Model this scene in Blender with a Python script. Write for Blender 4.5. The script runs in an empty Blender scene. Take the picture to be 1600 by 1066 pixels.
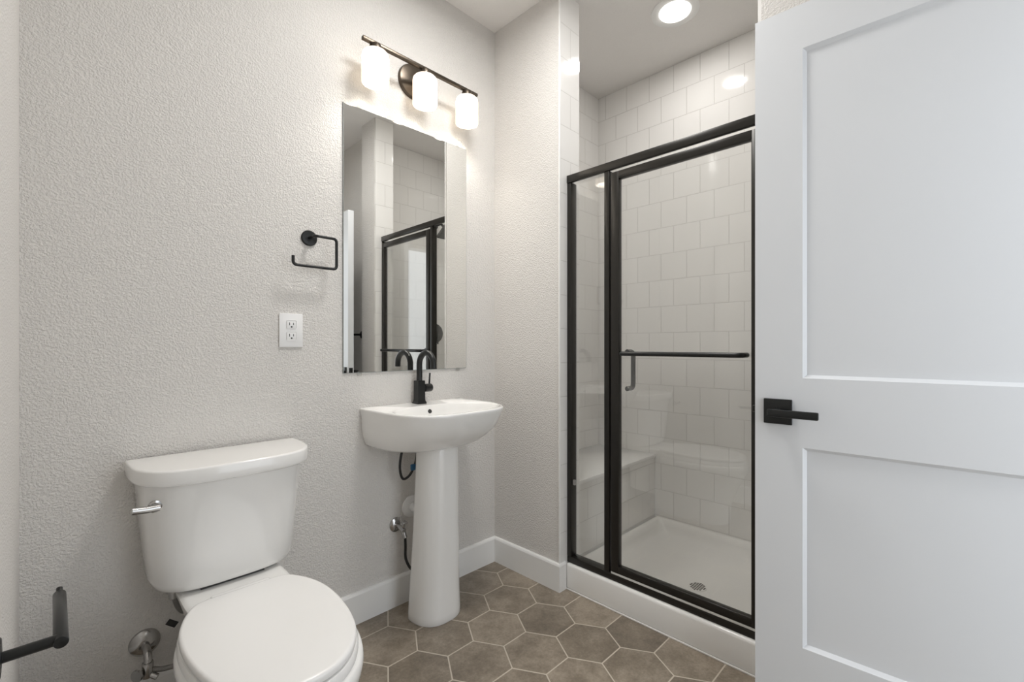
import bpy, bmesh, math, random
from mathutils import Vector, Matrix
sc = bpy.context.scene
col = sc.collection
PI = math.pi

# ---------------------------------------------------------------- camera, world, exposure
EYE = 1.065
cd = bpy.data.cameras.new('camera'); cam = bpy.data.objects.new('camera', cd); col.objects.link(cam)
cam.location = (0, 0, EYE)
cam.rotation_euler = (PI/2, 0, math.radians(44.718 - 90))
cd.sensor_width = 36.0; cd.lens = 713.55/1600*36.0
cd.shift_y = 6.9/1600; cd.clip_start = 0.01
sc.camera = cam
sc.view_settings.view_transform = 'Standard'; sc.view_settings.look = 'None'
sc.view_settings.gamma = 1.0; sc.view_settings.use_curve_mapping = False
sc.view_settings.exposure = 0.08
W = bpy.data.worlds.new('world'); sc.world = W; W.use_nodes = True
bg = W.node_tree.nodes['Background']
bg.inputs[0].default_value = (0.90, 0.95, 1.0, 1); bg.inputs[1].default_value = 2.2
sc.cycles.max_bounces = 12; sc.cycles.diffuse_bounces = 7; sc.cycles.glossy_bounces = 6
sc.cycles.transparent_max_bounces = 16

def area_light(name, loc, rot, sx, sy, power, color, portal=False, shape='RECTANGLE', spread=PI):
    d = bpy.data.lights.new(name, 'AREA'); d.shape = shape; d.size = sx
    if shape in ('RECTANGLE', 'ELLIPSE'): d.size_y = sy
    d.energy = power; d.color = color; d.spread = spread
    if portal: d.cycles.is_portal = True
    o = bpy.data.objects.new(name, d); o.location = loc; o.rotation_euler = rot; col.objects.link(o)
    return o
def point_light(name, loc, power, color, r=0.02):
    d = bpy.data.lights.new(name, 'POINT'); d.energy = power; d.color = color; d.shadow_soft_size = r
    o = bpy.data.objects.new(name, d); o.location = loc; col.objects.link(o); return o

WARM = (1.0, 0.94, 0.85)
SHADE_E, BULB_W = 1.6, 3.5        # vanity lamp glow and bulbs
CAN_E, CAN_W, FILL_W = 2.6, 2.8, 12.3 # recessed shower lamp; last value is the added room fill
# daylight enters by the open doorway beside the door
area_light('doorway_portal', (1.0, -0.47, 1.0), (PI/2, 0, 0), 0.80, 1.95, 1, (1, 1, 1), portal=True)

# ---------------------------------------------------------------- materials
def mat(name, color=(.8, .8, .8), rough=.5, metal=0.0, coat=0.0, spec=.5):
    m = bpy.data.materials.new(name); m.use_nodes = True
    b = m.node_tree.nodes['Principled BSDF']
    b.inputs['Base Color'].default_value = (*color, 1); b.inputs['Roughness'].default_value = rough
    b.inputs['Metallic'].default_value = metal; b.inputs['Coat Weight'].default_value = coat
    b.inputs['Specular IOR Level'].default_value = spec
    return m
class NT:
    def __init__(s, m): s.t = m.node_tree; s.b = s.t.nodes.get('Principled BSDF')
    def n(s, typ, **kw):
        nd = s.t.nodes.new(typ)
        for k, v in kw.items(): setattr(nd, k, v)
        return nd
    def l(s, a, b): s.t.links.new(a, b)
    def val(s, x):
        return x
    def math(s, op, a, b=None, clamp=False):
        nd = s.n('ShaderNodeMath', operation=op, use_clamp=clamp)
        for i, x in enumerate((a, b)):
            if x is None: continue
            if isinstance(x, (int, float)): nd.inputs[i].default_value = x
            else: s.l(x, nd.inputs[i])
        return nd.outputs[0]
    def vm(s, op, a, b=None, c=None):
        nd = s.n('ShaderNodeVectorMath', operation=op)
        for i, x in enumerate((a, b, c)):
            if x is None: continue
            if isinstance(x, tuple): nd.inputs[i].default_value = x
            else: s.l(x, nd.inputs[i])
        return nd
    def pos(s): return s.n('ShaderNodeNewGeometry').outputs['Position']
    def ramp(s, f, stops):
        r = s.n('ShaderNodeValToRGB'); s.l(f, r.inputs[0])
        e = r.color_ramp.elements
        while len(e) < len(stops): e.new(0.5)
        for i, (p, c) in enumerate(stops): e[i].position = p; e[i].color = (*c, 1)
        return r.outputs[0]
    def bump(s, h, strength=.2, dist=.01, normal=None):
        b = s.n('ShaderNodeBump'); b.inputs['Strength'].default_value = strength; b.inputs['Distance'].default_value = dist
        s.l(h, b.inputs['Height']); s.l(b.outputs[0], s.b.inputs['Normal']); return b
    def noise(s, vec, scale, detail=2, rough=.5):
        n = s.n('ShaderNodeTexNoise'); n.inputs['Scale'].default_value = scale; n.inputs['Detail'].default_value = detail
        n.inputs['Roughness'].default_value = rough; s.l(vec, n.inputs['Vector']); return n.outputs[0]

def plaster(name, color, strength, rough=.62):
    m = mat(name, color, rough, spec=.3); t = NT(m); p = t.pos()
    a = t.noise(p, 215, 1.5, .5); b = t.noise(p, 90, 1, .5)
    h = t.math('ADD', t.math('MULTIPLY', t.ramp(a, [(.40, (0, 0, 0)), (.62, (1, 1, 1))]), .7), t.math('MULTIPLY', b, .5))
    t.bump(h, strength, .003)
    return m
M_wall = plaster('wall_paint_texture', (.71, .69, .665), .65)
M_ceil = plaster('ceiling_paint_texture', (.86, .84, .82), .3)
M_trim = mat('trim_white_paint', (.85, .85, .84), .32)
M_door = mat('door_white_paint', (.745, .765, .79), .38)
M_porc = mat('white_porcelain', (.86, .855, .84), .09, coat=.4)
M_seat = mat('white_seat_plastic', (.88, .875, .865), .22)
M_acry = mat('white_acrylic', (.88, .875, .86), .16)
M_black = mat('matte_black_metal', (.012, .013, .013), .33, metal=.2)
M_frame = mat('dark_bronze_frame', (.022, .020, .017), .30, metal=.35)
M_bronz = mat('brushed_bronze_metal', (.10, .082, .065), .34, metal=.9)
M_chrome = mat('chrome', (.50, .49, .48), .18, metal=1)
M_steel = mat('brushed_steel', (.45, .44, .43), .30, metal=1)
M_plast = mat('white_plastic', (.84, .84, .84), .28)
M_slot = mat('dark_slot', (.015, .015, .015), .6)
M_rub = mat('black_rubber_hose', (.012, .012, .012), .45)
M_blue = mat('blue_tag', (.03, .13, .26), .5)
M_hole = mat('drain_hole', (.03, .03, .03), .7)
M_bulbbase = mat('lamp_trim_white', (.88, .88, .87), .4)
M_gasket = mat('dark_gasket', (.05, .05, .05), .7)

def braided():
    m = mat('braided_steel_hose', (.32, .31, .30), .38, metal=.8); t = NT(m)
    w = t.n('ShaderNodeTexWave'); w.inputs['Scale'].default_value = 120; w.inputs['Distortion'].default_value = 1
    t.l(t.pos(), w.inputs['Vector']); t.bump(w.outputs[0], .5, .002); return m
M_braid = braided()

def tile_mat(name, axes, u0):
    m = mat(name, (.86, .85, .832), .07, coat=.3); t = NT(m)
    s = t.n('ShaderNodeSeparateXYZ'); t.l(t.pos(), s.inputs[0])
    c = t.n('ShaderNodeCombineXYZ')
    t.l(t.math('ADD', s.outputs[axes], 20*.147 - u0), c.inputs[0])
    t.l(t.math('ADD', s.outputs[2], 20*.1481 - 2.618), c.inputs[1])
    br = t.n('ShaderNodeTexBrick'); br.offset = .5; br.offset_frequency = 2; br.squash = 1
    t.l(c.outputs[0], br.inputs['Vector'])
    br.inputs['Scale'].default_value = 1; br.inputs['Mortar Size'].default_value = .0016; br.inputs['Mortar Smooth'].default_value = .35
    br.inputs['Brick Width'].default_value = .147; br.inputs['Row Height'].default_value = .1481; br.inputs['Bias'].default_value = 0
    br.inputs['Color1'].default_value = (.86, .85, .832, 1); br.inputs['Color2'].default_value = (.845, .834, .816, 1)
    br.inputs['Mortar'].default_value = (.66, .645, .625, 1)
    t.l(br.outputs['Color'], t.b.inputs['Base Color'])
    t.l(t.math('ADD', t.math('MULTIPLY', br.outputs['Fac'], .5), .07), t.b.inputs['Roughness'])
    h = t.math('ADD', t.math('SUBTRACT', 1, br.outputs['Fac']), t.math('MULTIPLY', t.noise(t.pos(), 9, 1), .25))
    t.bump(h, .6, .004)
    return m
M_tileY = tile_mat('white_wall_tile_long', 1, .998)     # walls that run along y
M_tileX = tile_mat('white_wall_tile_end', 0, 1.553)     # walls that run along x

def hex_floor():
    m = mat('brown_hexagon_tile', (.2, .18, .15), .36, spec=.5); t = NT(m)
    R = .1140; A = R*math.sqrt(3)
    s = t.n('ShaderNodeSeparateXYZ'); t.l(t.pos(), s.inputs[0])
    c = t.n('ShaderNodeCombineXYZ')
    t.l(t.math('MULTIPLY', t.math('SUBTRACT', s.outputs[1], 1.3555), 1/A), c.inputs[0])
    t.l(t.math('MULTIPLY', t.math('SUBTRACT', s.outputs[0], 1.356), 1/A), c.inputs[1])
    p = c.outputs[0]; H = (.5, math.sqrt(3)/2, .5); HN = (-.5, -math.sqrt(3)/2, -.5); Z = (0, 0, 0)
    a = t.vm('WRAP', p, H, HN).outputs[0]
    b = t.vm('WRAP', t.vm('SUBTRACT', p, (.5, math.sqrt(3)/2, 0)).outputs[0], H, HN).outputs[0]
    da = t.vm('DOT_PRODUCT', a, a).outputs['Value']; db = t.vm('DOT_PRODUCT', b, b).outputs['Value']
    pick = t.math('LESS_THAN', da, db)
    mx = t.n('ShaderNodeMix', data_type='VECTOR'); t.l(pick, mx.inputs[0]); t.l(b, mx.inputs[4]); t.l(a, mx.inputs[5])
    g = mx.outputs[1]
    ab = t.vm('ABSOLUTE', g).outputs[0]; sg = t.n('ShaderNodeSeparateXYZ'); t.l(ab, sg.inputs[0])
    d = t.math('MAXIMUM', sg.outputs[0], t.math('ADD', t.math('MULTIPLY', sg.outputs[0], .5), t.math('MULTIPLY', sg.outputs[1], .8660254)))
    gr = t.n('ShaderNodeMapRange'); gr.inputs['From Min'].default_value = .4865; gr.inputs['From Max'].default_value = .4905
    t.l(d, gr.inputs['Value']); grout = gr.outputs[0]
    idv = t.vm('SNAP', t.vm('ADD', t.vm('SUBTRACT', p, g).outputs[0], (.1, .1, .1)).outputs[0], (.25, .25, .25)).outputs[0]
    wn = t.n('ShaderNodeTexWhiteNoise', noise_dimensions='3D'); t.l(idv, wn.inputs['Vector'])
    off = t.vm('SCALE', wn.outputs['Color']); off.inputs['Scale'].default_value = 9
    q = t.vm('ADD', t.pos(), off.outputs[0]).outputs[0]
    n1 = t.noise(q, 11, 8, .70); n2 = t.noise(q, 110, 4, .7)
    f = t.math('ADD', t.math('MULTIPLY', n1, .72), t.math('ADD', t.math('MULTIPLY', n2, .33), t.math('MULTIPLY', wn.outputs['Value'], .14)))
    stone = t.ramp(f, [(.36, (.118, .096, .073)), (.58, (.228, .190, .147)), (.80, (.39, .33, .262))])
    mix = t.n('ShaderNodeMix', data_type='RGBA'); t.l(grout, mix.inputs[0]); t.l(stone, mix.inputs[6])
    mix.inputs[7].default_value = (.56, .50, .42, 1)
    t.l(mix.outputs[2], t.b.inputs['Base Color'])
    t.l(t.math('ADD', t.math('MULTIPLY', grout, .3), t.math('ADD', t.math('MULTIPLY', n2, .15), .24)), t.b.inputs['Roughness'])
    t.bump(t.math('SUBTRACT', t.math('MULTIPLY', n2, .25), grout), .25, .002)
    return m
M_floor = hex_floor()

def glass_mat(name, tint, refl=1.0):
    m = bpy.data.materials.new(name); m.use_nodes = True; t = m.node_tree; t.nodes.clear()
    o = t.nodes.new('ShaderNodeOutputMaterial'); mx = t.nodes.new('ShaderNodeMixShader')
    tr = t.nodes.new('ShaderNodeBsdfTransparent'); tr.inputs[0].default_value = (*tint, 1)
    gl = t.nodes.new('ShaderNodeBsdfGlossy'); gl.inputs['Roughness'].default_value = 0.0; gl.inputs[0].default_value = (1, 1, 1, 1)
    fr = t.nodes.new('ShaderNodeLayerWeight'); fr.inputs[0].default_value = .5
    p5 = t.nodes.new('ShaderNodeMath'); p5.operation = 'POWER'; p5.inputs[1].default_value = 5
    k = t.nodes.new('ShaderNodeMath'); k.operation = 'MULTIPLY_ADD'; k.inputs[1].default_value = .96*refl; k.inputs[2].default_value = .04*refl
    t.links.new(fr.outputs['Facing'], p5.inputs[0]); t.links.new(p5.outputs[0], k.inputs[0]); t.links.new(k.outputs[0], mx.inputs[0])
    t.links.new(tr.outputs[0], mx.inputs[1]); t.links.new(gl.outputs[0], mx.inputs[2]); t.links.new(mx.outputs[0], o.inputs[0])
    return m
M_glass = glass_mat('clear_shower_glass', (.975, .978, .973), 1.7)
M_clip = glass_mat('clear_plastic_clip', (.9, .9, .89), 1.5)
M_mirror = mat('mirror_silver', (.90, .905, .89), .0, metal=1)
M_edge = mat('mirror_polished_edge', (.30, .33, .32), .2)

def glow(name, color, strength, base=(.85, .85, .82)):
    m = mat(name, base, .35); b = m.node_tree.nodes['Principled BSDF']
    b.inputs['Emission Color'].default_value = (*color, 1); b.inputs['Emission Strength'].default_value = strength
    return m
M_shade = glow('lit_opal_glass', (1.0, .85, .68), SHADE_E, (.30, .30, .29))
M_lens = glow('lit_lamp_lens', (1.0, .97, .92), CAN_E)

# ---------------------------------------------------------------- mesh builder
class MB:
    def __init__(s, xf=None): s.b = bmesh.new(); s.xf = xf
    def box(s, x0, x1, y0, y1, z0, z1, bev=0, seg=2):
        r = bmesh.ops.create_cube(s.b, size=1)['verts']
        for v in r: v.co = Vector(((x0+x1)/2 + v.co.x*(x1-x0), (y0+y1)/2 + v.co.y*(y1-y0), (z0+z1)/2 + v.co.z*(z1-z0)))
        if bev:
            es = {e for v in r for e in v.link_edges}
            bmesh.ops.bevel(s.b, geom=list(es), offset=bev, segments=seg, profile=.5, affect='EDGES')
        return s
    def rings(s, rings, cap0=True, cap1=True, closed=True):
        n = len(rings[0]); vs = [[s.b.verts.new(p) for p in r] for r in rings]
        for a, b in zip(vs, vs[1:]):
            for i in range(n if closed else n-1):
                j = (i+1) % n
                try: s.b.faces.new((a[i], a[j], b[j], b[i]))
                except ValueError: pass
        if cap0: s.b.faces.new(list(reversed(vs[0])))
        if cap1: s.b.faces.new(vs[-1])
        return s
    def lathe(s, origin, axis, prof, n=32, cap0=True, cap1=True):
        """prof: list of (radius, height along axis)"""
        ax = Vector(axis).normalized(); u = ax.orthogonal().normalized(); w = ax.cross(u); o = Vector(origin)
        rr = []
        for r, hgt in prof:
            rr.append([o + ax*hgt + (u*math.cos(2*PI*i/n) + w*math.sin(2*PI*i/n))*r for i in range(n)])
        return s.rings(rr, cap0, cap1)
    def cyl(s, p0, p1, r, n=24, bev=0.0, r1=None):
        p0 = Vector(p0); p1 = Vector(p1); L = (p1-p0).length; r1 = r if r1 is None else r1
        b = bev
        pr = [(r, 0), (r1, L)] if not b else [(r-b, 0), (r-.3*b, .3*b), (r, b), (r1, L-b), (r1-.3*b, L-.3*b), (r1-b, L)]
        return s.lathe(p0, p1-p0, pr, n)
    def tube(s, path, r, n=14, round_end=False):
        P = [Vector(p) for p in path]; up = None; rr = []
        T = []
        for i in range(len(P)):
            a = P[max(i-1, 0)]; b = P[min(i+1, len(P)-1)]; T.append((b-a).normalized())
        u = T[0].orthogonal().normalized()
        for i, p in enumerate(P):
            if i:
                q = T[i-1].rotation_difference(T[i]); u = q @ u
            u = (u - T[i]*u.dot(T[i])).normalized(); w = T[i].cross(u)
            rr.append([p + (u*math.cos(2*PI*k/n) + w*math.sin(2*PI*k/n))*r for k in range(n)])
        return s.rings(rr)
    def quad(s, *pts): s.b.faces.new([s.b.verts.new(p) for p in pts]); return s
    def build(s, name, m, parent=None, origin=None, smooth=True, angle=35):
        if s.xf is not None: bmesh.ops.transform(s.b, matrix=s.xf, verts=s.b.verts)
        bmesh.ops.recalc_face_normals(s.b, faces=s.b.faces)
        org = Vector((0, 0, 0))
        if parent is not None: org = Vector(parent.get('_o', (0, 0, 0)))
        elif origin is not None: org = Vector(origin)
        for v in s.b.verts: v.co -= org
        me = bpy.data.meshes.new(name); s.b.to_mesh(me); s.b.free()
        me.materials.append(m)
        if smooth:
            for p in me.polygons: p.use_smooth = True
            me.set_sharp_from_angle(angle=math.radians(angle))
        o = bpy.data.objects.new(name, me); col.objects.link(o)
        if parent is not None: o.parent = parent; ORG[o.name] = org; o['_o'] = tuple(org)
        else: o.location = org
        return o
ORG = {}
def tag(o, label=None, cat=None, group=None, kind=None):
    if label: o['label'] = label
    if cat: o['category'] = cat
    if group: o['group'] = group
    if kind: o['kind'] = kind
    return o
def thing(name, label, cat, loc, group=None, rotz=0):
    o = bpy.data.objects.new(name, None); col.objects.link(o); o.location = loc; o.rotation_euler = (0, 0, rotz)
    o.empty_display_size = .05
    o['_o'] = tuple(loc) if not rotz else (0, 0, 0)
    return tag(o, label, cat, group)
def struct(name, mb, m, smooth=False, **k):
    o = mb.build(name, m, smooth=smooth, **k); o['kind'] = 'structure'; return o
def arc(c, r, a0, a1, ux, uy, n=10):
    c = Vector(c); ux = Vector(ux); uy = Vector(uy)
    return [c + ux*(r*math.cos(a0+(a1-a0)*i/n)) + uy*(r*math.sin(a0+(a1-a0)*i/n)) for i in range(n+1)]
def fillet(pts, r, n=6):
    """polyline with rounded corners"""
    P = [Vector(p) for p in pts]; out = [P[0]]
    for a, b, c in zip(P, P[1:], P[2:]):
        d0 = (a-b).normalized(); d1 = (c-b).normalized()
        ang = d0.angle(d1); t = min(r/math.tan(ang/2), .49*(a-b).length, .49*(c-b).length)
        p0 = b + d0*t; p1 = b + d1*t
        for i in range(n+1):
            k = i/n; out.append((1-k)**2*p0 + 2*k*(1-k)*b + k*k*p1)
    out.append(P[-1]); return out
def catmull(pts, k=6):
    P = [Vector(p) for p in pts]; P = [2*P[0]-P[1]] + P + [2*P[-1]-P[-2]]; out = []
    for i in range(1, len(P)-2):
        a, b, c, d = P[i-1:i+3]
        for j in range(k):
            t = j/k
            out.append(.5*((2*b) + (c-a)*t + (2*a-5*b+4*c-d)*t*t + (3*b-a-3*c+d)*t**3))
    out.append(P[-2]); return out

# ---------------------------------------------------------------- the room
XL, XS, YW, ZC = -.055, 1.552, 1.6585, 2.618       # left wall, shower-side wall, back wall, ceiling
YF, XR = -.36, 1.65                                 # doorway wall, wall behind the door
XB, YSL, YSR = 2.43, 1.640, .17                     # shower back, far end and near end
YJ, YP = 1.244, .458                                # tiled reveals of the shower opening
struct('floor', MB().box(-.25, 1.75, -1.6, 1.80, -.12, 0), M_floor)
struct('ceiling', MB().box(-.25, 2.60, -.55, 1.80, ZC, ZC+.12), M_ceil)
struct('wall_left', MB().box(XL-.12, XL, -.50, YW+.12, 0, ZC), M_wall)
struct('wall_back', MB().box(XL, 2.55, YW, YW+.12, 0, ZC), M_wall)
struct('wall_front', MB().box(XL, .60, YF-.12, YF, 0, ZC).box(1.42, 2.55, YF-.12, YF, 0, ZC).box(.60, 1.42, YF-.12, YF, 1.98, ZC), M_wall)
struct('wall_partition', MB().box(XS, 1.69, YJ+.010, YW, 0, ZC), M_wall)
struct('wall_pier', MB().box(XS, 1.69, .27, YP-.010, 0, ZC), M_wall)
struct('wall_right', MB().box(XR, XR+.04, YF, .27, 0, ZC), M_wall)
struct('wall_shower_end', MB().box(1.69, 2.55, YSL, YW, 0, ZC), M_tileX)
struct('wall_shower_back', MB().box(XB, 2.55, .05, YSL, 0, ZC), M_tileY)
struct('wall_shower_near', MB().box(1.69, XB, YSR-.12, YSR, 0, ZC), M_tileX)
struct('wall_reveal_far', MB().box(XS+.002, 1.69, YJ, YJ+.010, 0, ZC), M_tileX)
struct('wall_reveal_near', MB().box(XS+.002, 1.69, YP-.010, YP, 0, ZC), M_tileX)
BH, BT = .120, .014
def base_prof(b, p0, p1, nrm):
    p0 = Vector(p0); p1 = Vector(p1); n = Vector(nrm)
    pr = [(0, 0), (BT, 0), (BT, BH-.010), (BT-.003, BH-.003), (BT-.007, BH), (0, BH)]
    b.rings([[p + n*d + Vector((0, 0, z)) for d, z in pr] for p in (p0, p1)])
    return b
struct('baseboard_back', base_prof(MB(), (XL, YW, 0), (XS, YW, 0), (0, -1, 0)), M_trim)
bbr = MB(); CY = YJ + .006
PR = [(0, 0), (BT, 0), (BT, BH-.010), (BT-.003, BH-.003), (BT-.007, BH), (0, BH)]
bbr.rings([[(XS-d, YW-.005, z) for d, z in PR], [(XS-d, CY-d, z) for d, z in PR], [(1.587, CY-d, z) for d, z in PR]])
struct('baseboard_right', bbr, M_trim)
struct('baseboard_left', base_prof(MB(), (XL, YF, 0), (XL, YW, 0), (1, 0, 0)), M_trim)
struct('trim_1', MB().box(XS-.004, XS+.004, YJ-.001, YJ+.006, BH, ZC, .001), M_trim)

# ---------------------------------------------------------------- entry door (open, seen from inside)
DW, DT, DZ0, DZ1 = .725, .038, .012, 1.962
ang = math.radians(93.0); free = Vector((1.381, .414)); dirv = Vector((math.cos(ang), math.sin(ang)))
hinge = free - dirv*DW
door = MB()
xs = [0, .113, DW-.113, DW]; zs = [DZ0, .271, .7965, .979, 1.845, DZ1]
def dface(y, inward):
    for i in range(3):
        for j in range(5):
            x0, x1, z0, z1 = xs[i], xs[i+1], zs[j], zs[j+1]
            if i == 1 and j in (1, 3):
                a, d = .0085, .0095; X0, X1, Z0, Z1 = x0+a, x1-a, z0+a, z1-a; Y = y + inward*d; ym = y + inward*.003; m = .0025
                door.rings([[(x0, y, z0), (x1, y, z0), (x1, y, z1), (x0, y, z1)],
                            [(x0+m, ym, z0+m), (x1-m, ym, z0+m), (x1-m, ym, z1-m), (x0+m, ym, z1-m)],
                            [(X0, Y, Z0), (X1, Y, Z0), (X1, Y, Z1), (X0, Y, Z1)]], cap0=False, cap1=True)
            else: door.quad((x0, y, z0), (x1, y, z0), (x1, y, z1), (x0, y, z1))
dface(0, -1); dface(-DT, 1)
for j in range(5):
    for x in (0, DW): door.quad((x, 0, zs[j]), (x, 0, zs[j+1]), (x, -DT, zs[j+1]), (x, -DT, zs[j]))
for i in range(3):
    for z in (DZ0, DZ1): door.quad((xs[i], 0, z), (xs[i+1], 0, z), (xs[i+1], -DT, z), (xs[i], -DT, z))
bmesh.ops.remove_doubles(door.b, verts=door.b.verts, dist=1e-5)
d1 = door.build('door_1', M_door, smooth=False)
d1.location = (hinge.x, hinge.y, 0); d1.rotation_euler = (0, 0, ang)
tag(d1, kind='structure', label='white two panel door standing open beside the shower')
HZ, HX = .887, DW-.0565
for sgn, y in ((1, 0), (-1, -DT)):
    hd = MB().cyl((HX, y, HZ), (HX, y+sgn*.046, HZ), .0105, 20).build('door_handle', M_black, d1)
    MB().box(HX-.0335, HX+.0335, min(y, y+sgn*.009), max(y, y+sgn*.009), HZ-.0335, HZ+.0335, .0015).build('rosette', M_black, hd)
    MB().box(HX-.098, HX+.016, min(y+sgn*.040, y+sgn*.052), max(y+sgn*.040, y+sgn*.052), HZ-.010, HZ+.010, .003).build('lever', M_black, hd)
lt = MB().box(DW, DW+.002, -DT/2-.0125, -DT/2+.0125, HZ-.029, HZ+.029, .0008).build('latch_plate', M_black, d1)
MB().box(DW+.002, DW+.011, -DT/2-.006, -DT/2+.006, HZ-.009, HZ+.009, .002).build('latch_bolt', M_frame, lt)
for hz in (.25, 1.0, 1.75):
    MB().cyl((-.004, .004, hz-.045), (-.004, .004, hz+.045), .006, 12).build('hinge', M_black, d1)

# ---------------------------------------------------------------- shower: pan, seat, enclosure, fittings
pan = thing('shower_pan', 'low white shower tray with a raised threshold along the tiled floor', 'shower tray', (1.95, .7, 0))
thr = MB().box(1.588, 1.692, YP+.001, YJ-.001, 0, .112, .012, 4)
thr.build('threshold', M_acry, pan)
MB().box(1.588-.004, 1.589, YP+.001, YJ-.001, 0, .006, .0015).build('caulk_bead', mat('white_caulk', (.88, .87, .85), .5), pan)
def pan_ring(ins, z, r=.05):
    x0, x1, y0, y1 = 1.690+ins, XB-.001-ins, YSR+.001+ins, YJ-.001-ins; out = []
    for cx, cy, a in ((x1-r, y0+r, -PI/2), (x1-r, y1-r, 0), (x0+r, y1-r, PI/2), (x0+r, y0+r, PI)):
        out += [(cx + r*math.cos(a+PI/2*i/6), cy + r*math.sin(a+PI/2*i/6), z) for i in range(7)]
    return out
fl = MB(); drn = Vector((1.952, .812, .026))
R0 = [pan_ring(0, 0, .004), pan_ring(0, .095, .004), pan_ring(.012, .100, .01), pan_ring(.030, .092, .02), pan_ring(.040, .070, .03), pan_ring(.050, .050, .04), pan_ring(.070, .036, .05)]
def toward(k, z): return [(drn.x + (x-drn.x)*k, drn.y + (y-drn.y)*k, z) for x, y, _ in pan_ring(.07, 0, .05)]
R0 += [toward(.5, .031), toward(.12, .027)]
fl.rings(R0)
fl.build('tray_floor', M_acry, pan, angle=50)
dr = MB().lathe((drn.x, drn.y, .027), (0, 0, 1), [(.036, 0), (.036, .003), (.033, .004)], 32).build('drain_cover', M_acry, pan)
dh = MB()
for i in range(-3, 4):
    for j in range(-3, 4):
        x = (i + .5*(j % 2))*.0108; y = j*.0094
        if math.hypot(x, y) < .0325: dh.lathe((drn.x+x, drn.y+y, .0308), (0, 0, 1), [(.0044, 0), (.0044, .0006)], 8)
tag(dh.build('drain_grating', M_hole, dr), kind='stuff')

sb = thing('shower_bench', 'built-in tiled seat at the far end of the shower', 'bench', (2.06, 1.44, 0))
MB().box(1.70, XB-.001, YJ+.012, YSL-.001, .0, .425).build('seat_base', M_tileX, sb, smooth=False)
MB().box(1.695, XB-.001, YJ+.004, YSL-.001, .425, .445, .004).build('seat_slab', M_acry, sb)

en = thing('shower_enclosure', 'dark bronze framed glass shower screen with hinged door and towel bar', 'shower door', (1.62, .84, .112))
X0, X1 = 1.600, 1.640; ZS0, ZS1, ZH0, ZH1 = .1125, .140, 1.778, 1.8115
MB().box(X0-.004, X0+.012, YP+.001, YJ-.001, ZH0, ZH1, .0025).box(X0+.008, X1, YP+.001, YJ-.001, ZH0+.014, ZH1-.0005, .0025).build('header_rail', M_frame, en)
MB().box(X0, X1+.004, YP+.001, YJ-.001, ZS0, ZS1, .003).build('sill_rail', M_frame, en)
MB().box(X0, X1, YJ-.023, YJ-.001, ZS1, ZH0, .002).build('wall_jamb', M_frame, en)
MB().box(X0, X1, YP+.001, YP+.011, ZS1, ZH0, .002).build('wall_jamb', M_frame, en)
MB().box(X0, X0+.034, 1.028, 1.052, ZS1, ZH0, .002).build('mullion', M_frame, en)
fx = MB().box(1.617, 1.623, 1.050, YJ-.021, ZS1-.004, ZH0+.016).build('fixed_glass', M_glass, en, smooth=False)
MB().box(1.605, 1.616, YJ-.040, YJ-.028, .455, .478, .002).build('glass_clip', M_steel, en)
DY0, DY1, DB, DTP = .470, 1.020, .1475, 1.7665
sd = MB()
sd.box(X0, X0+.026, 1.020-.036, DY1, DB, DTP, .003); sd.box(X0, X0+.026, DY0, DY0+.022, DB, DTP, .003)
sd.box(X0+.0005, X0+.0255, DY0+.004, DY1-.004, DB, DB+.030, .003); sd.box(X0+.0005, X0+.0255, DY0+.004, DY1-.004, DTP-.032, DTP, .003)
sdo = sd.build('shower_door', M_frame, en)
MB().box(1.610, 1.616, DY0+.018, DY1-.032, DB+.026, DTP-.028).build('door_glass', M_glass, sdo, smooth=False)
MB().box(X0+.001, X0+.006, DY0, DY1, ZS1-.001, DB, .001).build('drip_seal', mat('pale_vinyl_seal', (.75, .75, .72), .4), sdo)
tb = MB()
tb.tube(fillet([(1.610, .957, 1.033), (1.562, .957, 1.033), (1.562, .508, 1.033), (1.610, .508, 1.033)], .022, 8), .0085, 16)
tb.build('towel_bar', M_black, sdo)
MB().tube(fillet([(1.616, .955, 1.040), (1.664, .955, 1.040), (1.664, .955, .892), (1.616, .955, .892)], .022, 8), .0095, 16).build('pull_handle', M_black, sdo)
for z in (1.70, .23): MB().box(X0-.002, X0+.004, DY0-.004, DY0+.004, z-.03, z+.03, .001).build('door_hinge', M_frame, sdo)

cl = thing('recessed_light', 'round recessed ceiling light with white trim above the shower', 'ceiling light', (2.04, .955, ZC))
LC = (2.04, .955)
MB().lathe((LC[0], LC[1], ZC), (0, 0, -1), [(.106, 0), (.106, .003), (.100, .004), (.074, .004), (.069, .001), (.069, -.001)], 56, cap1=False).build('trim_ring', M_bulbbase, cl)
MB().lathe((LC[0], LC[1], ZC-.002), (0, 0, -1), [(.069, -.001), (.069, .004), (.064, .006), (.05, .007)], 48).build('lens', M_lens, cl)
area_light('recessed_lamp_light', (LC[0], LC[1], ZC-.011), (0, 0, 0), .11, .11, CAN_W, (1.0, .97, .93), shape='DISK')
# unseen flush lamp above the view, added to brighten the main room
rl = thing('added_ceiling_light', 'added round flush ceiling light, unseen fill for the main room', 'ceiling light', (1.0, .95, ZC))
MB().lathe((1.0, .95, ZC), (0, 0, -1), [(.200, 0), (.200, .018), (.194, .022), (.18, .022), (.18, .012)], 56, cap1=False).build('rim', M_bulbbase, rl)
MB().lathe((1.0, .95, ZC-.012), (0, 0, -1), [(.18, 0), (.175, .018), (.12, .030), (.01, .033)], 48).build('diffuser', M_lens, rl)
area_light('added_fill_light', (1.0, .95, ZC-.048), (0, 0, 0), .34, .34, FILL_W, (1.0, .985, .96), shape='DISK')

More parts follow.
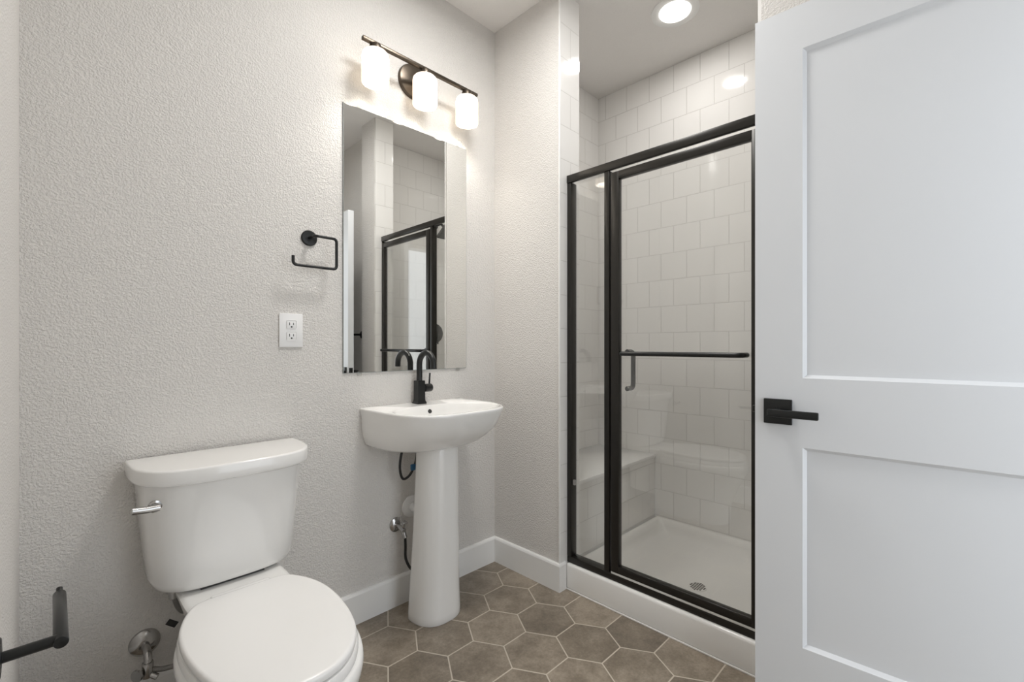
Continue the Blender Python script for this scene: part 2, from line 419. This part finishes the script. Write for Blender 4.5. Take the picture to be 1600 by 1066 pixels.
vt = thing('shower_valve', 'round black shower valve trim on the tiled wall inside the shower', 'shower valve', (2.25, YSR, 1.16))
MB().lathe((2.25, YSR, 1.165), (0, 1, 0), [(.080, 0), (.080, .006), (.074, .009), (.03, .010), (.026, .045), (.022, .047)], 40).build('trim_plate', M_black, vt)
MB().box(2.244, 2.256, YSR+.038, YSR+.050, 1.075, 1.172, .004).build('lever', M_black, vt)
sh = thing('wall_shower', 'square black shower head on an arm inside the shower', 'shower head', (2.25, YSR, 2.0))
MB().tube(fillet([(2.25, YSR+.003, 2.06), (2.25, YSR+.09, 2.06), (2.25, YSR+.15, 2.0)], .04), .010).build('shower_arm', M_black, sh)
MB().lathe((2.25, YSR, 2.06), (0, 1, 0), [(.030, 0), (.030, .006), (.012, .010)], 28).build('flange', M_black, sh)
hb = MB(Matrix.Translation((2.25, YSR+.17, 1.975)) @ Matrix.Rotation(math.radians(35), 4, 'X')); hb.box(-.065, .065, -.065, .065, -.012, .012, .004)
hb.cyl((0, 0, .01), (0, 0, .04), .014, 16)
hb.build('spray_face', M_black, sh)

# ---------------------------------------------------------------- pedestal sink
SX = 1.087
sink = thing('pedestal_sink', 'white porcelain pedestal sink below the frameless mirror', 'sink', (SX, 1.48, 0))
NS = 56
def d_outline(cx, w, dep, z, n=2.6, y0=YW-.001, wback=None):
    """D shape, flat to the wall; returns ring"""
    pts = []; wb = w if wback is None else wback
    for i in range(NS+1):
        a = PI*i/NS; c, s_ = math.cos(a), math.sin(a)
        px = abs(c)**(2/n)*(1 if c >= 0 else -1); py = s_**(2/n)
        ww = wb + (w-wb)*min(1, py*1.6)
        pts.append((cx + ww*px, y0 - dep*py, z))
    for k in range(1, 8):
        t = k/8; pts.append((cx - wb + 2*wb*t, y0, z))
    return pts
rg = [d_outline(SX, .190, .245, .668, 2.8), d_outline(SX, .214, .258, .671, 2.9), d_outline(SX, .225, .281, .682, 2.9), d_outline(SX, .234, .323, .710, 3.0),
      d_outline(SX, .2395, .358, .742, 3.3), d_outline(SX, .240, .380, .778, 3.5), d_outline(SX, .2455, .3905, .806, 3.6),
      d_outline(SX, .2475, .3935, .816, 3.6), d_outline(SX, .2465, .3925, .8215, 3.6), d_outline(SX, .2425, .3880, .8235, 3.6)]
def bowl_ring(k, z, sh=0):
    cx, cy = SX, YW-.235+sh; out = []
    o = d_outline(SX, .2425, .3880, z, 3.6)
    for (x, y, _) in o:
        dx, dy = x-cx, y-cy; a = math.atan2(dy/.135, dx/.215)
        c, s_ = math.cos(a), math.sin(a); n = 2.35
        out.append((cx + .222*k*abs(c)**(2/n)*(1 if c >= 0 else -1), cy + .134*k*abs(s_)**(2/n)*(1 if s_ >= 0 else -1), z))
    return out
rg += [bowl_ring(1.0, .8215), bowl_ring(.975, .815), bowl_ring(.93, .795), bowl_ring(.85, .765), bowl_ring(.70, .735), bowl_ring(.45, .715), bowl_ring(.12, .708)]
MB().rings(rg).build('basin', M_porc, sink, angle=60)
def ped_ring(w, d, z, n=2.5, cy=1.524, cx=1.089):
    out = []
    for i in range(56):
        a = 2*PI*i/56; c, s_ = math.cos(a), math.sin(a)
        out.append((cx + w*abs(c)**(2/n)*(1 if c >= 0 else -1), cy + (d if s_ < 0 else .038)*abs(s_)**(2/n)*(1 if s_ >= 0 else -1), z))
    return out
MB().rings([ped_ring(.101, .112, 0, cx=1.078), ped_ring(.1035, .115, .006, cx=1.078), ped_ring(.103, .1145, .03, cx=1.078), ped_ring(.098, .110, .12, cx=1.080), ped_ring(.091, .104, .30, cx=1.086), ped_ring(.086, .099, .48, cx=1.091), ped_ring(.083, .096, .60, cx=1.094), ped_ring(.082, .096, .69, cx=1.096)]).build('pedestal', M_porc, sink, angle=60)
MB().lathe((1.087, YW-.110, .796), (0, -1, .45), [(.0085, 0), (.0085, .003), (.006, .0035)], 20).build('overflow_hole', M_hole, sink)
MB().lathe((SX, YW-.235, .7075), (0, 0, 1), [(.022, 0), (.022, .003), (.018, .004)], 24).build('drain', M_black, sink)

fc = thing('faucet', 'black gooseneck faucet with a side lever on the sink ledge', 'faucet', (1.084, 1.618, .823))
FX, FY = 1.084, 1.618
def sq(h2, z): return [(FX-h2, FY-h2, z), (FX+h2, FY-h2, z), (FX+h2, FY+h2, z), (FX-h2, FY+h2, z)]
MB().rings([sq(.0215, .8225), sq(.0215, .827), sq(.0185, .8335), sq(.0172, .840), sq(.0165, .917), sq(.0155, .9185)]).build('body', M_black, fc, smooth=False)
MB().tube([(FX, FY, .915), (FX, FY, .95), (FX, FY, .985)] + arc((FX, FY-.050, .985), .050, 0, PI*.98, (0, 1, 0), (0, 0, 1), 22)[1:] + [(FX, FY-.1003, .972)], .0122, 20).build('spout', M_black, fc)
hn = MB().lathe((FX+.0165, FY, .886), (1, 0, 0), [(.0125, 0), (.0125, .008), (.0165, .009), (.0170, .012), (.0170, .040), (.0155, .0425)], 28).build('handle', M_black, fc)
MB().cyl((FX+.049, FY, .900), (FX+.053, FY, .948), .0036, 12, .001).build('lever', M_black, hn)

# pipes behind the pedestal
def stop_valve(name, label, ex, ez, r):
    return None
wv = thing('sink_stop_valve', 'chrome stop valve with black hose on the wall behind the sink pedestal', 'valve', (1.0, YW, .33))
MB().lathe((.997, YW, .330), (0, -1, 0), [(.030, 0), (.029, .004), (.020, .010), (.012, .012)], 32).build('escutcheon', M_chrome, wv)
MB().cyl((.997, YW-.008, .330), (.999, YW-.062, .322), .0085, 16).cyl((1.0, YW-.048, .324), (1.005, YW-.058, .290), .010, 16).build('valve_body', M_chrome, wv)
MB().cyl((.997, YW-.055, .335), (.999, YW-.060, .352), .006, 12).box(.990, 1.010, YW-.070, YW-.048, .350, .358, .003).build('valve_handle', M_chrome, wv)
MB().tube(catmull([(1.005, YW-.058, .292), (1.006, YW-.058, .255), (1.008, YW-.060, .20), (1.040, YW-.066, .150), (1.100, YW-.068, .17), (1.128, YW-.068, .34), (1.122, YW-.068, .50), (1.112, YW-.068, .664)], 8), .0055, 10).build('supply_hose', M_rub, wv)
wl = thing('faucet_hose', 'thin black hose loop hanging under the sink basin', 'hose', (.99, YW-.07, .6))
MB().tube(catmull([(.992, YW-.07, .667), (.979, YW-.07, .63), (.973, YW-.07, .580), (.982, YW-.07, .540), (1.000, YW-.07, .532), (1.025, YW-.072, .552), (1.045, YW-.075, .60), (1.05, YW-.075, .660)], 8), .0050, 10).build('hose', M_rub, wl)
MB().box(1.020, 1.046, YW-.080, YW-.070, .560, .585, .003).build('blue_tag', M_blue, wl)
wd = thing('drain_flange', 'white round drain flange on the wall behind the sink pedestal', 'pipe', (1.06, YW, .385))
MB().lathe((1.072, YW, .388), (0, -1, 0), [(.046, 0), (.045, .006), (.034, .012), (.024, .014)], 36).build('escutcheon', M_plast, wd)
MB().cyl((1.072, YW-.01, .388), (1.072, YW-.080, .388), .019, 20).build('drain_pipe', M_plast, wd)

# ---------------------------------------------------------------- mirror
mr = thing('wall_mirror', 'tall frameless mirror on the wall above the sink', 'mirror', (1.068, YW, 1.47))
MX0, MX1, MZ0, MZ1 = .7708, 1.3653, .9597, 1.9798
MB().box(MX0, MX1, YW-.0055, YW-.0005, MZ0, MZ1).build('backing', M_edge, mr, smooth=False)
MB().rings([[(MX0+e, y, MZ0+e), (MX1-e, y, MZ0+e), (MX1-e, y, MZ1-e), (MX0+e, y, MZ1-e)] for e, y in ((.0012, YW-.0055), (.0015, YW-.0062))]).build('silvered_glass', M_mirror, mr, smooth=False)
for x, z, s_ in ((.835, MZ1, 1), (1.315, MZ1, 1), (.835, MZ0, -1), (1.315, MZ0, -1)):
    MB().box(x-.009, x+.009, YW-.0085, YW-.0005, z-.004 if s_ > 0 else z-.012, z+.012 if s_ > 0 else z+.004, .0015).build('mirror_clip', M_clip, mr)

# ---------------------------------------------------------------- vanity light
VX, VY, VZ = 1.078, YW-.090, 2.196
vl = thing('vanity_light', 'three lamp bronze vanity light bar on the wall above the mirror', 'wall light', (VX, YW, 2.17))
MB().lathe((VX, YW, 2.176), (0, -1, 0), [(.072, 0), (.072, .010), (.069, .016), (.060, .019), (.02, .021)], 48).build('back_plate', M_bronz, vl)
MB().tube([(VX, YW-.015, 2.182), (VX, VY, 2.19)], .009, 14).build('arm', M_bronz, vl)
MB().box(.8035, 1.3574, VY-.008, VY+.008, VZ-.0065, VZ+.0065, .002).build('bar', M_bronz, vl)
for k in (-1, 0, 1):
    cx = VX + k*.2215
    sh_ = MB().lathe((cx, VY, 2.166), (0, 0, -1), [(.010, -.002), (.030, 0), (.042, .004), (.048, .011), (.050, .022), (.050, .117), (.0485, .119), (.047, .117), (.047, .022), (.040, .008), (.012, .004)], 44, cap0=True, cap1=True).build('glass_shade', M_shade, vl)
    MB().lathe((cx, VY, VZ-.004), (0, 0, -1), [(.020, 0), (.024, .012), (.024, .027)], 28).build('shade_holder', M_bronz, sh_)
    point_light('vanity_bulb_light', (cx, VY, 2.108), BULB_W, WARM, .022)

# ---------------------------------------------------------------- towel ring, outlet, paper holder, towel bar
tr = thing('towel_ring', 'open black towel ring on the wall beside the mirror', 'towel ring', (.645, YW, 1.447))
MB().lathe((.6465, YW, 1.4465), (0, -1, 0), [(.0275, 0), (.0275, .006), (.025, .008), (.007, .009)], 36).build('flange', M_black, tr)
MB().tube(fillet([(.6465, YW-.006, 1.4465), (.6465, YW-.056, 1.4465), (.7225, YW-.056, 1.4465), (.7225, YW-.056, 1.338), (.573, YW-.056, 1.338), (.573, YW-.056, 1.368)], .014, 7), .0052, 14).build('ring', M_black, tr)

ot = thing('wall_outlet', 'white duplex electrical outlet on the wall below the towel ring', 'outlet', (.585, YW, 1.117))
OX, OZ = .585, 1.117
MB().box(OX-.039, OX+.039, YW-.006, YW-.0005, OZ-.0585, OZ+.0585, .0025).build('cover_plate', M_plast, ot)
MB().cyl((OX, YW-.0055, OZ), (OX, YW-.0075, OZ), .003, 12).build('screw', M_plast, ot)
for dz in (.0195, -.0195):
    rc = MB().box(OX-.0165, OX+.0165, YW-.0085, YW-.005, OZ+dz-.0145, OZ+dz+.0145, .004).build('receptacle', M_plast, ot)
    s_ = MB(); s_.box(OX-.0078, OX-.0056, YW-.0091, YW-.008, OZ+dz-.002, OZ+dz+.0075); s_.box(OX+.0052, OX+.0074, YW-.0091, YW-.008, OZ+dz-.001, OZ+dz+.0065)
    s_.cyl((OX, YW-.008, OZ+dz-.0075), (OX, YW-.0091, OZ+dz-.0075), .0028, 12)
    s_.build('slots', M_slot, rc)

tp = thing('toilet_paper_holder', 'empty black toilet paper holder on the wall beside the toilet', 'paper holder', (XL, .895, .655))
MB().lathe((XL, .897, .655), (1, 0, 0), [(.0265, 0), (.0265, .007), (.024, .009), (.008, .010)], 36).build('flange', M_black, tp)
MB().cyl((XL+.006, .897, .655), (.010, .897, .655), .0072, 18).build('post', M_black, tp)
MB().cyl((.010, .885, .655), (.010, 1.058, .655), .0082, 22, .0012).cyl((.010, 1.055, .657), (.010, 1.066, .662), .0042, 12).build('paper_arm', M_black, tp)

rb = thing('towel_bar', 'black towel bar on the wall behind the open door', 'towel bar', (XR, .09, 1.14))
for y in (.085, -.27):
    MB().lathe((XR, y, 1.145), (-1, 0, 0), [(.0275, 0), (.0275, .006), (.025, .008), (.008, .009)], 32).build('flange', M_black, rb)
    MB().cyl((XR-.005, y, 1.145), (XR-.072, y, 1.145), .008, 16).build('post', M_black, rb)
MB().cyl((XR-.065, .095, 1.145), (XR-.065, -.28, 1.145), .0075, 18, .001).build('bar', M_black, rb)

# ---------------------------------------------------------------- toilet
TX = .368
to = thing('toilet', 'white two piece toilet with its lid closed', 'toilet', (TX, 1.25, 0))
def tank_ring(w, d, z, n=3.6, y0=YW-.012):
    r = []
    for i in range(49):
        a = PI*i/48; c, s_ = math.cos(a), math.sin(a)
        r.append((TX + w*abs(c)**(2/n)*(1 if c >= 0 else -1), y0 - d*s_**(2/n), z))
    return r
tk = MB().rings([tank_ring(.146, .150, .4010), tank_ring(.168, .172, .4030), tank_ring(.178, .186, .411), tank_ring(.1835, .193, .428), tank_ring(.189, .200, .50), tank_ring(.199, .212, .62), tank_ring(.207, .221, .712)])
tko = tk.build('tank', M_porc, to, angle=50)
MB().rings([tank_ring(.210, .225, .7035), tank_ring(.2195, .2335, .7042), tank_ring(.2235, .2378, .7070), tank_ring(.2245, .2390, .7120), tank_ring(.2245, .2390, .7410), tank_ring(.2234, .2378, .7442), tank_ring(.2205, .2350, .7462), tank_ring(.2150, .2295, .7466)]).build('tank_lid', M_porc, to, angle=50)
fv = MB().lathe((.182, 1.434, .664), (0, -1, 0), [(.015, 0), (.015, .005), (.010, .007), (.010, .018)], 24).build('flush_lever', M_chrome, tko)
MB().tube([(.190, 1.416, .664), (.165, 1.414, .6645), (.136, 1.412, .668)], .0085, 16).build('lever_arm', M_chrome, fv)
MB().box(TX-.08, TX+.08, 1.48, 1.60, .394, .4015, .002).build('tank_gasket', M_gasket, to)
HALF = [(0, .912), (.035, .916), (.07, .931), (.105, .962), (.136, 1.012), (.155, 1.075), (.166, 1.15), (.1685, 1.215), (.163, 1.275), (.149, 1.325), (.130, 1.365), (.110, 1.390), (.085, 1.398)]
def seat_ring(k, z, dx=0.0):
    pr = catmull([(x, y, 0) for x, y in HALF], 4)
    cy = 1.17; L = [(TX + p.x*k + (dx if p.x > .02 else 0), cy + (p.y-cy)*k - (dx if p.y < 1.0 else 0), z) for p in pr]
    Rr = [(2*TX - x, y, z_) for x, y, z_ in L[1:]]
    return L + list(reversed(Rr))
MB().rings([seat_ring(.985, .3885), seat_ring(1.0, .391), seat_ring(1.0, .400), seat_ring(.992, .4045), seat_ring(.975, .4068), seat_ring(.955, .4074), seat_ring(.6, .4080), seat_ring(.1, .4085)]).build('seat_lid', M_seat, to, angle=50)
MB().rings([seat_ring(1.0, .3655), seat_ring(1.022, .368), seat_ring(1.022, .380), seat_ring(1.008, .3865), seat_ring(.9, .3875)]).build('seat', M_seat, to, angle=50)
MB().box(TX-.072, TX+.072, 1.390, 1.416, .388, .4035, .005, 3).build('seat_hinge', M_seat, to)
def bowl(w, yb, yf, z, nb=3.0, nf=2.2):
    ym = yf + w*1.5 if yf + w*1.5 < yb - .05 else (yb+yf)/2; r = []
    for i in range(64):
        a = 2*PI*i/64; c, s_ = math.cos(a), math.sin(a); n = nb if s_ > 0 else nf
        x = w*abs(c)**(2/n)*(1 if c >= 0 else -1)
        y = ym + ((yb-ym) if s_ > 0 else (ym-yf))*abs(s_)**(2/n)*(1 if s_ > 0 else -1)
        r.append((TX + x, y, z))
    return r
MB().rings([bowl(.118, 1.50, 1.00, 0), bowl(.122, 1.50, .995, .006), bowl(.120, 1.49, .995, .06), bowl(.122, 1.46, .985, .13), bowl(.140, 1.43, .955, .21), bowl(.163, 1.42, .920, .28), bowl(.176, 1.415, .900, .325), bowl(.179, 1.41, .896, .345), bowl(.177, 1.405, .899, .358), bowl(.170, 1.40, .906, .3645), bowl(.10, 1.38, .98, .3655)]).build('bowl', M_porc, to, angle=50)
MB().rings([bowl(.095, 1.635, 1.30, .10, 4, 4), bowl(.100, 1.638, 1.30, .25, 4, 4), bowl(.112, 1.638, 1.30, .33, 4, 4), bowl(.128, 1.64, 1.30, .383, 4, 4), bowl(.128, 1.64, 1.30, .3915, 4, 4), bowl(.122, 1.636, 1.31, .3965, 4, 4), bowl(.116, 1.63, 1.32, .3970, 4, 4)]).build('tank_deck', M_porc, to, angle=50)

tv = thing('toilet_stop_valve', 'chrome stop valve with braided hose on the wall beside the toilet', 'valve', (.188, YW, .22))
MB().lathe((.188, YW, .220), (0, -1, 0), [(.0365, 0), (.0355, .006), (.026, .014), (.013, .018)], 36).build('escutcheon', M_chrome, tv)
MB().tube([(.188, YW-.012, .220), (.188, YW-.060, .216), (.187, YW-.072, .205), (.186, YW-.074, .190)], .0095, 16).cyl((.186, YW-.074, .200), (.186, YW-.074, .160), .0135, 18, .002).build('valve_body', M_chrome, tv)
MB().cyl((.186, YW-.074, .170), (.205, YW-.090, .158), .008, 12).lathe((.176, YW-.070, .176), (-.8, -.6, 0), [(.006, 0), (.006, .012), (.016, .014), (.016, .020)], 18).build('valve_handle', M_chrome, tv)
MB().tube(catmull([(.193, YW-.076, .178), (.225, YW-.082, .168), (.275, YW-.085, .170), (.300, YW-.080, .22), (.285, YW-.085, .29), (.255, YW-.095, .325), (.240, YW-.105, .37), (.238, YW-.105, .40)], 8), .0068, 12).build('supply_hose', M_braid, tv)
MB().lathe((.239, YW-.105, .402), (0, 0, -1), [(.017, 0), (.017, .018), (.012, .020), (.012, .034)], 16).build('coupling_nut', M_steel, tv)
tg = MB(Matrix.Translation((.228, 1.505, .322)) @ Matrix.Rotation(math.radians(40), 4, 'Y')); tg.box(-.013, .013, -.0012, .0012, -.0075, .0075, .0005)
tg.build('hose_tag', M_slot, tv)

for o in list(bpy.data.objects):
    if '_o' in o: del o['_o']
